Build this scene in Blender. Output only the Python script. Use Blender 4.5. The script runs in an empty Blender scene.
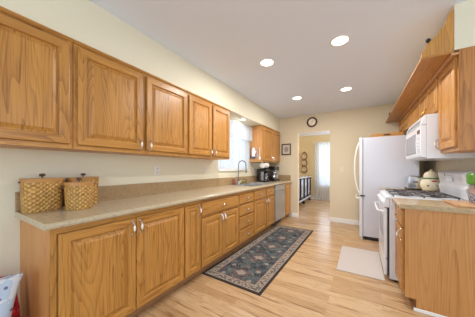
import bpy, bmesh, math, random
from mathutils import Vector, Matrix
random.seed(7)
S = bpy.context.scene
C = S.collection
PI = math.pi

# ------------------------------------------------------------------ camera, sky, exposure
cam_d = bpy.data.cameras.new('camera')
cam = bpy.data.objects.new('camera', cam_d); C.objects.link(cam)
cam.location = (2.127, 0.0, 1.225)
cam.rotation_euler = (PI / 2, 0, 0.551)
cam_d.sensor_width = 36
cam_d.lens = 199.27 / 475 * 36
cam_d.shift_y = 10.0 / 475
cam_d.clip_start = 0.02
S.camera = cam
S.view_settings.view_transform = 'Standard'
S.view_settings.look = 'None'
S.view_settings.gamma = 1
S.view_settings.use_curve_mapping = False
S.view_settings.exposure = 0.08
S.cycles.max_bounces = 8
S.cycles.diffuse_bounces = 5
S.cycles.transparent_max_bounces = 12

W = bpy.data.worlds.new('sky'); S.world = W; W.use_nodes = True
wb = W.node_tree.nodes['Background']
wb.inputs['Color'].default_value = (0.86, 0.93, 1.0, 1)
wb.inputs['Strength'].default_value = 1.3

def area(name, loc, rot, sx, sy, power, col=(1, 1, 1), shape='RECTANGLE', portal=False, spread=PI):
    l = bpy.data.lights.new(name, 'AREA'); l.shape = shape; l.size = sx; l.size_y = sy
    l.energy = power; l.color = col; l.spread = spread
    if portal: l.cycles.is_portal = True
    o = bpy.data.objects.new(name, l); C.objects.link(o); o.location = loc; o.rotation_euler = rot
    return o
# daylight outside the sink and hall windows, plus three added fill lamps
area('added_fill_back', (2.6, -2.75, 1.45), (PI / 2, 0, 0), 4.4, 1.9, 85, (0.74, 0.87, 1.0))  # added fill from behind the camera, through an added window
area('added_fill_side', (5.75, 0.1, 1.45), (PI / 2, 0, PI / 2), 3.2, 1.9, 45, (0.74, 0.87, 1.0))  # added side fill for broad light, its source unseen
area('daylight_sink', (-0.45, 3.37, 1.65), (PI / 2, 0, -PI / 2), 1.1, .9, 2.2, (0.85, 0.93, 1.0))
area('daylight_hall', (1.25, 8.8, 1.5), (-PI / 2, 0, 0), 1.3, 1.3, 22, (0.9, 0.95, 1.0))
area('added_fill_hall', (4.5, 7.0, 1.5), (PI / 2, 0, PI / 2), 1.6, 1.3, 120, (1, 0.97, 0.94))  # added lamp that brightens the hall from an unseen side

# ------------------------------------------------------------------ materials
def new_mat(name):
    m = bpy.data.materials.new(name); m.use_nodes = True
    return m, m.node_tree, m.node_tree.nodes['Principled BSDF']
def srgb(r, g, b):
    f = lambda c: (c / 255 / 12.92) if c / 255 <= .04045 else ((c / 255 + .055) / 1.055) ** 2.4
    return (f(r), f(g), f(b), 1)
def plain(name, rgb, rough=.5, metal=0, spec=.5, noise=.0, nscale=20, coat=0):
    m, t, b = new_mat(name)
    b.inputs['Base Color'].default_value = srgb(*rgb)
    b.inputs['Roughness'].default_value = rough
    b.inputs['Metallic'].default_value = metal
    b.inputs['Specular IOR Level'].default_value = spec
    b.inputs['Coat Weight'].default_value = coat
    if noise:
        tc = t.nodes.new('ShaderNodeTexCoord'); n = t.nodes.new('ShaderNodeTexNoise')
        n.inputs['Scale'].default_value = nscale; n.inputs['Detail'].default_value = 4
        mx = t.nodes.new('ShaderNodeMixRGB'); mx.blend_type = 'MIX'
        mx.inputs[1].default_value = srgb(*[c * (1 - noise) for c in rgb])
        mx.inputs[2].default_value = srgb(*[min(255, c * (1 + noise)) for c in rgb])
        t.links.new(tc.outputs['Object'], n.inputs['Vector'])
        t.links.new(n.outputs['Fac'], mx.inputs[0]); t.links.new(mx.outputs[0], b.inputs['Base Color'])
    return m
def node(t, kind, **kw):
    n = t.nodes.new(kind)
    for k, v in kw.items():
        if k.startswith('i_'):
            n.inputs[int(k[2:])].default_value = v
        else: setattr(n, k, v)
    return n
def mth(t, op, a, b=None, c=None):
    n = t.nodes.new('ShaderNodeMath'); n.operation = op
    for i, v in enumerate((a, b, c)):
        if v is None: continue
        if isinstance(v, (int, float)): n.inputs[i].default_value = v
        else: t.links.new(v, n.inputs[i])
    return n.outputs[0]
def mix(t, fac, a, b, mode='MIX'):
    n = t.nodes.new('ShaderNodeMixRGB'); n.blend_type = mode
    for i, v in enumerate((fac, a, b)):
        if isinstance(v, (int, float)): n.inputs[i].default_value = v
        elif isinstance(v, tuple): n.inputs[i].default_value = v
        else: t.links.new(v, n.inputs[i])
    return n.outputs[0]
def ramp(t, fac, stops):
    n = t.nodes.new('ShaderNodeValToRGB')
    cr = n.color_ramp
    while len(cr.elements) < len(stops): cr.elements.new(.5)
    for e, (p, c) in zip(cr.elements, stops):
        e.position = p; e.color = c if len(c) == 4 else (*c, 1)
    t.links.new(fac, n.inputs[0]); return n.outputs[0]
def oak(name, axis, light, dark, rough=.34, rings=34):
    m, t, b = new_mat(name)
    tc = node(t, 'ShaderNodeTexCoord'); oi = node(t, 'ShaderNodeObjectInfo')
    off = node(t, 'ShaderNodeVectorMath', operation='SCALE')
    cmb = node(t, 'ShaderNodeCombineXYZ')
    r37 = mth(t, 'MULTIPLY', oi.outputs['Random'], 37.0)
    for i in range(3): t.links.new(r37, cmb.inputs[i])
    add = node(t, 'ShaderNodeVectorMath', operation='ADD')
    t.links.new(tc.outputs['Object'], add.inputs[0]); t.links.new(cmb.outputs[0], add.inputs[1])
    def mapped(s_across, s_along):
        mp = node(t, 'ShaderNodeMapping')
        sc = [s_across] * 3; sc['xyz'.index(axis)] = s_along
        mp.inputs['Scale'].default_value = sc
        t.links.new(add.outputs[0], mp.inputs[0]); return mp.outputs[0]
    n1 = node(t, 'ShaderNodeTexNoise'); n1.inputs['Scale'].default_value = 1; n1.inputs['Detail'].default_value = 1.5
    n1.inputs['Roughness'].default_value = .4
    t.links.new(mapped(5.5, .5), n1.inputs['Vector'])
    rg = mth(t, 'FRACT', mth(t, 'MULTIPLY', n1.outputs['Fac'], rings))
    rg = mth(t, 'POWER', rg, 3.2)
    n2 = node(t, 'ShaderNodeTexNoise'); n2.inputs['Scale'].default_value = 1; n2.inputs['Detail'].default_value = 3
    t.links.new(mapped(95, 3.2), n2.inputs['Vector'])
    pores = mth(t, 'SMOOTH_MIN', mth(t, 'MULTIPLY', mth(t, 'SUBTRACT', n2.outputs['Fac'], .5), 3.2), 1.0, .1)
    pores = mth(t, 'MAXIMUM', pores, 0)
    n3 = node(t, 'ShaderNodeTexNoise'); n3.inputs['Scale'].default_value = 1; n3.inputs['Detail'].default_value = 2
    t.links.new(mapped(14, .5), n3.inputs['Vector'])
    lt = srgb(*light); dk = srgb(*dark)
    md = srgb(*[l * .55 + d * .45 for l, d in zip(light, dark)])
    base = mix(t, mth(t, 'MULTIPLY', n3.outputs['Fac'], .8), lt, md)
    f = mth(t, 'ADD', mth(t, 'MULTIPLY', mth(t, 'MULTIPLY', rg, n3.outputs['Fac']), .95), mth(t, 'MULTIPLY', pores, .72))
    f = mth(t, 'MINIMUM', f, 1)
    col = mix(t, f, base, dk)
    t.links.new(col, b.inputs['Base Color'])
    b.inputs['Roughness'].default_value = rough
    b.inputs['Specular IOR Level'].default_value = .5
    bp = node(t, 'ShaderNodeBump'); bp.inputs['Strength'].default_value = .06; bp.inputs['Distance'].default_value = .002
    t.links.new(n2.outputs['Fac'], bp.inputs['Height']); t.links.new(bp.outputs[0], b.inputs['Normal'])
    return m
OL, OD = (206, 149, 74), (120, 70, 26)
oak_z = oak('oak_upright_grain', 'z', OL, OD)
oak_y = oak('oak_lengthwise_grain', 'y', OL, OD)
oak_x = oak('oak_crosswise_grain', 'x', OL, OD)
oak_side = oak('oak_veneer_end', 'z', (206, 150, 88), (168, 108, 54), .42, 20)

def make_floor():
    m, t, b = new_mat('light_oak_planks')
    tc = node(t, 'ShaderNodeTexCoord')
    mp = node(t, 'ShaderNodeMapping'); t.links.new(tc.outputs['Object'], mp.inputs[0])
    br = node(t, 'ShaderNodeTexBrick'); br.offset = .37; br.offset_frequency = 2; br.squash = 1
    t.links.new(mp.outputs[0], br.inputs['Vector'])
    br.inputs['Scale'].default_value = 1
    br.inputs['Brick Width'].default_value = 1.15; br.inputs['Row Height'].default_value = .1
    br.inputs['Mortar Size'].default_value = .0012; br.inputs['Mortar Smooth'].default_value = .1
    br.inputs['Bias'].default_value = 0
    br.inputs['Color1'].default_value = (0, 0, 0, 1); br.inputs['Color2'].default_value = (1, 1, 1, 1)
    br.inputs['Mortar'].default_value = (.5, .5, .5, 1)
    plank = ramp(t, br.outputs['Color'], [(0, srgb(182, 146, 104)), (.3, srgb(194, 158, 116)), (.65, srgb(200, 166, 124)), (1, srgb(206, 174, 134))])
    # offset grain per plank
    sep = node(t, 'ShaderNodeSeparateXYZ'); t.links.new(tc.outputs['Object'], sep.inputs[0])
    row = mth(t, 'FLOOR', mth(t, 'DIVIDE', sep.outputs[1], .1))
    cm = node(t, 'ShaderNodeCombineXYZ')
    t.links.new(mth(t, 'ADD', mth(t, 'MULTIPLY', sep.outputs[0], 1.3), mth(t, 'MULTIPLY', row, 7.31)), cm.inputs[0])
    t.links.new(mth(t, 'MULTIPLY', sep.outputs[1], 16), cm.inputs[1])
    n1 = node(t, 'ShaderNodeTexNoise'); n1.inputs['Scale'].default_value = 1; n1.inputs['Detail'].default_value = 3
    n1.inputs['Distortion'].default_value = .6
    t.links.new(cm.outputs[0], n1.inputs['Vector'])
    rg = mth(t, 'POWER', mth(t, 'FRACT', mth(t, 'MULTIPLY', n1.outputs['Fac'], 9)), 2)
    c2 = mix(t, mth(t, 'MULTIPLY', rg, .5), plank, srgb(150, 112, 76))
    kn = node(t, 'ShaderNodeTexNoise'); kn.inputs['Scale'].default_value = 1.7; kn.inputs['Detail'].default_value = 2
    t.links.new(cm.outputs[0], kn.inputs['Vector'])
    kf = mth(t, 'MULTIPLY', mth(t, 'MAXIMUM', mth(t, 'SUBTRACT', kn.outputs["Fac"], .56), 0), 6)
    c3 = mix(t, mth(t, 'MINIMUM', kf, .7), c2, srgb(128, 86, 56))
    c4 = mix(t, mth(t, 'MULTIPLY', br.outputs['Fac'], .5), c3, srgb(130, 95, 65))
    t.links.new(c4, b.inputs['Base Color'])
    b.inputs['Roughness'].default_value = .24
    b.inputs['Specular IOR Level'].default_value = .55
    return m
floor_m = make_floor()
wall_m = plain('cream_wall_paint', (230, 223, 200), .8, noise=.01, nscale=60)
wall_far_m = plain('warm_beige_wall_paint', (222, 207, 178), .8, noise=.01, nscale=60)
hall_m = plain('yellow_wall_paint', (228, 208, 166), .8, noise=.02, nscale=30)
ceil_m = plain('white_ceiling_paint', (230, 238, 254), .85, noise=.01, nscale=80)
white_trim = plain('white_gloss_trim', (240, 238, 234), .4)
appl = plain('white_enamel', (224, 227, 235), .22)
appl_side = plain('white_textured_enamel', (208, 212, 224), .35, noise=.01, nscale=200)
black_m = plain('black_plastic', (22, 20, 20), .35)
iron_m = plain('cast_iron_grate', (74, 66, 64), .45)
dkgap = plain('dark_matte', (35, 35, 38), .6)
chrome = plain('chrome', (215, 215, 220), .12, 1)
steel = plain('brushed_steel', (168, 172, 180), .3, .85, noise=.03, nscale=4)
brass = plain('brass', (214, 176, 96), .2, 1)
ceramic = plain('white_ceramic', (240, 236, 228), .2)
kick_m = plain('toe_kick_board', (160, 118, 78), .5, noise=.05, nscale=12)
blackwood = plain('black_painted_wood', (28, 20, 22), .3)
darkwood = plain('dark_bronze_wood', (84, 60, 40), .5, noise=.1, nscale=30)

def granite(name, base, d1, d2, rough=.3):
    m, t, b = new_mat(name)
    tc = node(t, 'ShaderNodeTexCoord')
    v = node(t, 'ShaderNodeTexVoronoi'); v.inputs['Scale'].default_value = 150
    n = node(t, 'ShaderNodeTexNoise'); n.inputs['Scale'].default_value = 45; n.inputs['Detail'].default_value = 5
    n.inputs['Roughness'].default_value = .75
    for q in (v, n): t.links.new(tc.outputs['Object'], q.inputs['Vector'])
    c = ramp(t, n.outputs['Fac'], [(.3, srgb(*d1)), (.45, srgb(*base)), (.58, srgb(*base)), (.72, srgb(*d2))])
    sp = mth(t, 'LESS_THAN', v.outputs['Distance'], .22)
    c = mix(t, mth(t, 'MULTIPLY', sp, .35), c, srgb(*d1))
    t.links.new(c, b.inputs['Base Color']); b.inputs['Roughness'].default_value = rough
    return m
counter_m = granite('speckled_beige_laminate', (188, 173, 146), (146, 126, 98), (214, 203, 182), .22)
splash_m = granite('speckled_tan_laminate', (170, 142, 104), (126, 100, 70), (196, 174, 140), .35)
counter_r_m = granite('speckled_tan_worktop', (182, 157, 120), (138, 110, 78), (208, 188, 156), .22)

def glass_mat(name, tint=(1, 1, 1), mixf=.9):
    m, t, b = new_mat(name)
    out = t.nodes['Material Output']
    tr = node(t, 'ShaderNodeBsdfTransparent'); tr.inputs[0].default_value = (*tint, 1)
    gl = node(t, 'ShaderNodeBsdfGlossy'); gl.inputs['Roughness'].default_value = .03
    ms = node(t, 'ShaderNodeMixShader'); ms.inputs[0].default_value = mixf
    t.links.new(gl.outputs[0], ms.inputs[1]); t.links.new(tr.outputs[0], ms.inputs[2])
    t.links.new(ms.outputs[0], out.inputs[0]); return m
pane_m = glass_mat('window_glass', (.97, .99, 1), .93)
jar_glass = glass_mat('jar_glass', (.93, .9, .9), .82)
def sheer_mat(name, rgb, transp):
    m, t, b = new_mat(name)
    out = t.nodes['Material Output']
    tr = node(t, 'ShaderNodeBsdfTransparent')
    tl = node(t, 'ShaderNodeBsdfTranslucent'); tl.inputs[0].default_value = srgb(*rgb)
    df = node(t, 'ShaderNodeBsdfDiffuse'); df.inputs[0].default_value = srgb(*rgb)
    m1 = node(t, 'ShaderNodeMixShader'); m1.inputs[0].default_value = .5
    t.links.new(tl.outputs[0], m1.inputs[1]); t.links.new(df.outputs[0], m1.inputs[2])
    m2 = node(t, 'ShaderNodeMixShader'); m2.inputs[0].default_value = 1 - transp
    t.links.new(tr.outputs[0], m2.inputs[1]); t.links.new(m1.outputs[0], m2.inputs[2])
    t.links.new(m2.outputs[0], out.inputs[0]); return m
sheer_m = sheer_mat('white_sheer', (214, 220, 232), .42)
valance_m = sheer_mat('white_valance', (222, 224, 230), .2)
def emis(name, rgb, s):
    m, t, b = new_mat(name)
    b.inputs['Base Color'].default_value = (*rgb, 1)
    b.inputs['Emission Color'].default_value = (*rgb, 1); b.inputs['Emission Strength'].default_value = s
    return m
lamp_m = emis('lit_lamp_lens', (1, .97, .92), 6)

# ------------------------------------------------------------------ mesh helpers
class MB:
    def __init__(s): s.bm = bmesh.new(); s.mi = 0
    def _v(s, p): return s.bm.verts.new(p)
    def face(s, vs, mi=None):
        try:
            f = s.bm.faces.new(vs); f.material_index = s.mi if mi is None else mi; return f
        except ValueError: return None
    def box(s, a, b, mi=None, bev=0):
        x0, x1 = sorted((a[0], b[0])); y0, y1 = sorted((a[1], b[1])); z0, z1 = sorted((a[2], b[2]))
        t = bmesh.new()
        v = [t.verts.new(p) for p in ((x0,y0,z0),(x1,y0,z0),(x1,y1,z0),(x0,y1,z0),(x0,y0,z1),(x1,y0,z1),(x1,y1,z1),(x0,y1,z1))]
        for q in ((3,2,1,0),(4,5,6,7),(0,1,5,4),(1,2,6,5),(2,3,7,6),(3,0,4,7)): t.faces.new([v[i] for i in q])
        if bev:
            bmesh.ops.bevel(t, geom=t.edges[:], offset=bev, segments=2, affect='EDGES', profile=.6)
        s.merge(t, mi); return s
    def merge(s, t, mi=None):
        m = {}
        for v in t.verts: m[v] = s._v(v.co)
        for f in t.faces:
            nf = s.face([m[v] for v in f.verts], s.mi if mi is None else mi)
        t.free()
    def rings(s, rs, cap0=True, cap1=True, mi=None, closed=True, mif=None):
        R = [[s._v(p) for p in r] for r in rs]
        n = len(R[0])
        for i, (a, b) in enumerate(zip(R, R[1:])):
            for k in range(n if closed else n - 1):
                s.face([a[k], a[(k + 1) % n], b[(k + 1) % n], b[k]], mif(i, k) if mif else mi)
        if cap0: s.face(R[0][::-1], mi)
        if cap1: s.face(R[-1], mif(len(R), 0) if mif else mi)
        return s
    def tube(s, pts, r, n=8, mi=None, caps=True):
        pts = [Vector(p) for p in pts]; rs = []
        if not hasattr(r, '__len__'): r = [r] * len(pts)
        up = None
        for i, p in enumerate(pts):
            d = (pts[min(i + 1, len(pts) - 1)] - pts[max(i - 1, 0)]).normalized()
            if up is None: up = Vector((0, 0, 1)) if abs(d.z) < .9 else Vector((1, 0, 0))
            sx = d.cross(up).normalized(); up = sx.cross(d).normalized()
            rs.append([p + sx * math.cos(2*PI*k/n) * r[i] + up * math.sin(2*PI*k/n) * r[i] for k in range(n)])
        return s.rings(rs, caps, caps, mi)
    def lathe(s, prof, c=(0, 0, 0), n=24, axis='z', mi=None, sx=1, sy=1, ring=False):
        if ring: prof = list(prof) + [prof[0]]
        rs = []
        for r, h in prof:
            r = max(r, 1e-4); ring = []
            for k in range(n):
                a = 2 * PI * k / n; u, v = math.cos(a) * r * sx, math.sin(a) * r * sy
                ring.append({'z': (c[0]+u, c[1]+v, c[2]+h), 'x': (c[0]+h, c[1]+u, c[2]+v), 'y': (c[0]+u, c[1]+h, c[2]+v)}[axis])
            rs.append(ring)
        return s.rings(rs, not ring, not ring, mi)
    def prism(s, poly, axis, a, b, mi=None):
        # poly = 2D points in the plane normal to axis
        f = {'x': lambda p, h: (h, p[0], p[1]), 'y': lambda p, h: (p[0], h, p[1]), 'z': lambda p, h: (p[0], p[1], h)}[axis]
        return s.rings([[f(p, a) for p in poly], [f(p, b) for p in poly]], True, True, mi)
origin = {}
def obj(name, mb, mats, parent=None, org=None, smooth=False, bev=0):
    bm = mb.bm
    bmesh.ops.recalc_face_normals(bm, faces=bm.faces[:])
    if parent is None:
        if org is None:
            xs = [v.co for v in bm.verts]
            org = Vector(((min(v.x for v in xs) + max(v.x for v in xs)) / 2, (min(v.y for v in xs) + max(v.y for v in xs)) / 2, min(v.z for v in xs)))
        org = Vector(org)
    else: org = origin[parent.name]
    bmesh.ops.translate(bm, verts=bm.verts[:], vec=-org)
    me = bpy.data.meshes.new(name); bm.to_mesh(me); bm.free()
    if not isinstance(mats, (list, tuple)): mats = [mats]
    for m in mats: me.materials.append(m)
    o = bpy.data.objects.new(name, me); C.objects.link(o)
    if parent: o.parent = parent
    else: o.location = org
    origin[o.name] = org
    if smooth:
        for p in me.polygons: p.use_smooth = True
        md = o.modifiers.new('edge', 'EDGE_SPLIT'); md.split_angle = math.radians(38)
    if bev:
        md = o.modifiers.new('bevel', 'BEVEL'); md.width = bev; md.segments = 2; md.limit_method = 'ANGLE'
    return o
def thing(name, label, cat, loc, group=None):
    o = bpy.data.objects.new(name, None); C.objects.link(o); o.location = loc
    o.empty_display_size = .05
    origin[o.name] = Vector(loc)
    o['label'] = label; o['category'] = cat
    if group: o['group'] = group
    return o
def tag(o, label, cat, group=None):
    o['label'] = label; o['category'] = cat
    if group: o['group'] = group
    return o
def struct(name, mb, m, parent=None, **k):
    o = obj(name, mb, m, parent, **k)
    if parent is None: o['kind'] = 'structure'
    return o

# ------------------------------------------------------------------ the room
H = 2.536; YF = 5.05; XR = 3.10; BY = -2.6; BX = 5.6; HY = 8.35
struct('floor', MB().box((-.2, BY - .1, -.1), (BX + .1, HY + .1, 0)), floor_m, org=(0, 0, 0))
struct('ceiling', MB().box((-.2, BY - .1, H), (BX + .1, HY + .1, H + .1)), ceil_m, org=(0, 0, H))
def wall_with_holes(axis, a0, a1, t0, t1, holes, z1=H):
    """axis = direction the wall runs; holes: (s0, s1, z0, z1)"""
    mb = MB()
    def b(s0, s1, z0, z1_):
        if s1 - s0 < 1e-4 or z1_ - z0 < 1e-4: return
        if axis == 'y': mb.box((t0, s0, z0), (t1, s1, z1_))
        else: mb.box((s0, t0, z0), (s1, t1, z1_))
    cur = a0
    for s0, s1, z0, zz in sorted(holes):
        b(cur, s0, 0, z1); b(s0, s1, 0, z0); b(s0, s1, zz, z1); cur = s1
    b(cur, a1, 0, z1)
    return mb
WY0, WY1, WZ0, WZ1 = 2.82, 3.93, 1.20, 2.12
struct('wall_left', wall_with_holes('y', BY, YF + .12, -.15, 0, [(WY0, WY1, WZ0, WZ1)]), wall_m)
DX0, DX1, DZ = .795, 1.534, 2.112
struct('wall_far', wall_with_holes('x', 0, XR, YF, YF + .12, [(DX0, DX1, 0, DZ)]), wall_far_m)
struct('wall_right', MB().box((XR, 2.26, 0), (XR + .12, YF + .12, H)), wall_m)
struct('wall_back', wall_with_holes('x', -.15, BX, BY - .12, BY, [(.5, 4.7, .5, 2.4)]), wall_m)
struct('wall_dining', wall_with_holes('y', BY, 2.38, BX, BX + .12, [(-1.4, 1.6, .5, 2.4)]), wall_m)
struct('wall_divider', MB().box((XR + .12, 2.26, 0), (BX, 2.38, H)), wall_m)
# room beyond the doorway
struct('wall_hall_left', MB().box((-.15, YF + .12, 0), (0, HY, H)), hall_m)
HX0, HX1, HZ0, HZ1 = .72, 1.75, .55, 2.19
struct('wall_hall_far', wall_with_holes('x', -.15, 4.2, HY, HY + .12, [(HX0, HX1, HZ0, HZ1)]), hall_m)
struct('wall_hall_right', wall_with_holes('y', YF + .12, HY, 4.1, 4.2, [(6.2, 7.8, .85, 2.15)]), hall_m)
struct('wall_hall_near', MB().box((XR, YF + .125, 0), (4.1, YF + .2, H)), hall_m)
# soffits over the cabinets
SZ = 2.172
struct('trim_1', MB().box((0, -1.2, SZ), (.33, YF, H)), wall_m)
struct('trim_2', MB().box((2.770, 2.265, SZ), (XR, YF, H)), wall_m)
# baseboards
def skirting(name, a, b, h=.1):
    return struct(name, MB().box(a, (b[0], b[1], h)), white_trim, bev=.003)
skirting('baseboard_far', (DX1 + .0, YF - .016, 0), (2.9, YF, 0))
skirting('baseboard_doorway', (.655, YF - .016, 0), (DX0, YF, 0))
skirting('baseboard_hall_far', (0, HY - .016, 0), (4.1, HY, 0), .09)
skirting('baseboard_hall_left', (0, YF + .13, 0), (.016, HY - .02, 0), .09)
skirting('baseboard_left', (0, BY, 0), (.014, .38, 0))
skirting('baseboard_back', (0.02, BY, 0), (BX, BY + .014, 0))
# windows
def window(name, axis, s0, s1, z0, z1, t, d, mull=1, sill=True):
    """t = inner wall face coordinate, d = outward sign"""
    def P(s, k): return (t + d * k, s) if axis == 'y' else (s, t + d * k)
    def bx(mb, s0, s1, k0, k1, za, zb):
        a = P(s0, k0); b = P(s1, k1); mb.box((a[0], a[1], za), (b[0], b[1], zb))
    mb = MB(); w = .045
    bx(mb, s0, s0 + w, .06, .1, z0, z1); bx(mb, s1 - w, s1, .06, .1, z0, z1)
    bx(mb, s0 + w, s1 - w, .06, .1, z0, z0 + w); bx(mb, s0 + w, s1 - w, .06, .1, z1 - w, z1)
    for i in range(mull):
        c = s0 + (s1 - s0) * (i + 1) / (mull + 1)
        bx(mb, c - .02, c + .02, .06, .1, z0 + w, z1 - w)
    root = struct(name, mb, white_trim, bev=.003)
    g = MB(); bx(g, s0 + w * .9, s1 - w * .9, .078, .083, z0 + w * .9, z1 - w * .9)
    obj('pane', g, pane_m, root)
    if sill:
        q = MB(); bx(q, s0 - .02, s1 + .02, -.03, -.001, z0 - .022, z0); bx(q, s0+.002, s1-.002, 0, .06, z0 + .0005, z0 + .012)
        obj('sill', q, white_trim, root, bev=.004)
    return root
window('window_1', 'y', WY0, WY1, WZ0, WZ1, 0, -1, 1)
window('window_2', 'x', HX0, HX1, HZ0, HZ1, HY, 1, 1)
window('added_window_3', 'x', .5, 4.7, .5, 2.4, BY, -1, 3)  # unseen window, added to let the back fill in
window('added_window_4', 'y', -1.4, 1.6, .5, 2.4, BX, 1, 2)  # unseen window, added for the side fill
window('added_window_5', 'y', 6.2, 7.8, .85, 2.15, 4.1, 1, 1)  # made-up window, added for the lamp that brightens the hall
# white lining of the doorway
mb = MB()
mb.box((DX0 , YF + .001, DZ - .012), (DX1, YF + .119, DZ - .001))
struct('trim_3', mb, white_trim)
struct('trim_4', MB().box((2.52, 2.253, 0), (XR, 2.262, .028)), white_trim, bev=.004)

# ------------------------------------------------------------------ cabinet parts
def panel_door(name, side, xf, y0, y1, z0, z1, parent, th=.02, grain='z', raised=True, stile=.058):
    """door slab whose back lies on plane x = xf; side +1 faces +x, -1 faces -x"""
    def ring(ins, out):
        x = xf + side * out
        return [(x, y0 + ins, z0 + ins), (x, y1 - ins, z0 + ins), (x, y1 - ins, z1 - ins), (x, y0 + ins, z1 - ins)]
    mb = MB()
    if raised:
        st = min(stile, (y1 - y0) * .3)
        prof = [(0, 0), (0, th - .006), (.002, th - .002), (.007, th), (st - .006, th), (st, th - .004), (st + .003, th - .015),
                (st + .011, th - .015), (st + .034, th - .003), (st + .037, th - .001)]
    else:
        prof = [(0, 0), (0, th - .007), (.003, th - .002), (.010, th)]
    nr = len(prof)
    def mif(i, k):
        if raised and i < 6: return 1 if k in (0, 2) else 0
        return 0 if grain == 'z' else 1
    mb.rings([ring(*q) for q in prof], True, True, mif=mif)
    return obj(name, mb, [oak_z, oak_y], parent)
def pull(side, x, y, z, parent, mats=None, L=.05, vertical=True):
    """bow pull with a white oval insert"""
    mb = MB(); pts = []
    for i in range(9):
        t = -1 + i / 4; o = .026 * (1 - t * t) ** .6 if abs(t) < 1 else 0
        d = L * t
        pts.append((x + side * (o + .001), y, z + d) if vertical else (x + side * (o + .001), y + d, z))
    mb.tube(pts, [.006, .005, .0045, .006, .007, .006, .0045, .005, .006], 8, 0)
    for sgn in (-1, 1):
        c = (x, y, z + sgn * L) if vertical else (x, y + sgn * L, z)
        mb.lathe([(.001, 0), (.010, 0), (.009, side * .004), (.001, side * .005)], c, 10, 'x', 0)
    mb.lathe([(.001, .0), (.008, 0), (.0095, side * .006), (.006, side * .010), (.001, side * .011)], (x + side * .024, y, z), 12, 'x', 1, 1, 2.4 if vertical else 1)
    return obj('handle', mb, mats or [chrome, ceramic], parent, smooth=True)
def knob(side, x, y, z, parent, mats=None):
    mb = MB()
    mb.lathe([(.001, 0), (.008, 0), (.005, side * .006), (.006, side * .012), (.014, side * .016), (.016, side * .022), (.011, side * .028), (.001, side * .03)],
             (x, y, z), 14, 'x', 0)
    mb.lathe([(.001, 0), (.009, 0), (.007, side * .003), (.001, side * .004)], (x + side * .0275, y, z), 12, 'x', 1)
    return obj('knob', mb, mats or [chrome, ceramic], parent, smooth=True)

def cabinet(name, label, cat, side, xb, xf, y0, y1, z0, z1, doors=(), drawers=(), toe=False, hollow=False, group=None, crown=False, gold=False):
    """xb back plane, xf face-frame plane; doors: (y0,y1,z0,z1,handle_y,handle_z,'v'|'k'|None)"""
    t = thing(name, label, cat, ((xb + xf) / 2, (y0 + y1) / 2, z0), group)
    body = MB()
    e = .0008
    zb = z0 + (.1 if toe else 0)
    if hollow:
        body.box((xb + side * .001, y0 + e, zb), (xb + side * .012, y1 - e, z1 - e), 0)
        body.box((xb + side * .012, y0 + e, zb), (xf - side * .019, y0 + .016, z1 - e), 0); body.box((xb + side * .012, y1 - .016, zb), (xf - side * .019, y1 - e, z1 - e), 0)
        body.box((xb + side * .012, y0 + .016, zb), (xf - side * .019, y1 - .016, zb + .018), 0)
    else: body.box((xb + side * .001, y0 + e, zb), (xf - side * .019, y1 - e, z1 - e), 0)
    if toe:
        body.box((xb + side * .001, y0 + e, z0 + .0005), (xf - side * .075, y1 - e, zb + e), 2)
    obj('body', body, [oak_side, oak_y, kick_m], t)
    fr = MB()  # face frame
    xa, xc = xf - side * .019, xf
    fr.box((xa, y0 + e, zb), (xc, y0 + .03, z1 - e), 0); fr.box((xa, y1 - .03, zb), (xc, y1 - e, z1 - e), 0)
    fr.box((xa, y0 + .03, zb), (xc, y1 - .03, zb + .03), 1); fr.box((xa, y0 + .03, z1 - .035), (xc, y1 - .03, z1 - e), 1)
    fr.box((xa, y0 + .03, zb + .03), (xc - side * .006, y1 - .03, z1 - .035), 0)
    obj('face_frame', fr, [oak_z, oak_y], t)
    if crown:
        c = MB(); 
        c.prism([(xf, z1 - .022), (xf + side * .008, z1 - .020), (xf + side * .018, z1 - .006), (xf + side * .018, z1), (xf, z1)], 'y', y0 + e, y1 - e)
        obj('top_molding', c, oak_y, t)
    hm = [brass, brass] if gold else None
    for d in doors:
        do = panel_door('door', side, xf + side * .0005, d[0], d[1], d[2], d[3], t)
        if d[4] is not None: pull(side, xf + side * .0205, d[4], d[5], do, hm)
    for d in drawers:
        do = panel_door('drawer', side, xf + side * .0005, d[0], d[1], d[2], d[3], t, grain='y', raised=False)
        if d[4]:
            if isinstance(d[4], tuple):
                for ky in d[4]: knob(side, xf + side * .0205, ky, (d[2] + d[3]) / 2, do, hm)
            else: knob(side, xf + side * .0205, (d[0] + d[1]) / 2, (d[2] + d[3]) / 2, do, hm)
    return t

# ---- upper cabinets, left wall
UZ0, UZ1 = 1.37, 2.170
dz0, dz1 = 1.402, 2.128
GU = 'oak wall cabinets on the left wall'
hz = 1.452
cabinet('wall_cabinet', 'oak upper cabinet cut by the left edge of the photo, above the big basket', 'cabinet', 1, 0, .33, -.5, .614, UZ0, UZ1,
        [(-.46, .05, dz0, dz1, .02, hz), (.075, .591, dz0, dz1, None, None)], group=GU, crown=True)
cabinet('wall_cabinet', 'wide two-door oak upper cabinet in the middle of the long left run', 'cabinet', 1, 0, .33, .616, 1.754, UZ0, UZ1,
        [(.639, 1.157, dz0, dz1, 1.128, hz), (1.200, 1.738, dz0, dz1, 1.229, hz)], group=GU, crown=True)
cabinet('wall_cabinet', 'two-door oak upper cabinet with its end beside the sink window, nearer side', 'cabinet', 1, 0, .33, 1.756, 2.68, UZ0, UZ1,
        [(1.771, 2.207, dz0, dz1, 2.178, hz), (2.240, 2.656, dz0, dz1, 2.269, hz)], group=GU, crown=True)
cabinet('wall_cabinet', 'oak upper cabinet between the sink window and the far wall, utensils hung on its side', 'cabinet', 1, 0, .33, 3.97, 5.04, UZ0, UZ1,
        [(4.0, 4.49, dz0, dz1, 4.46, hz), (4.52, 5.01, dz0, dz1, 4.55, hz)], group=GU, crown=True)

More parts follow.
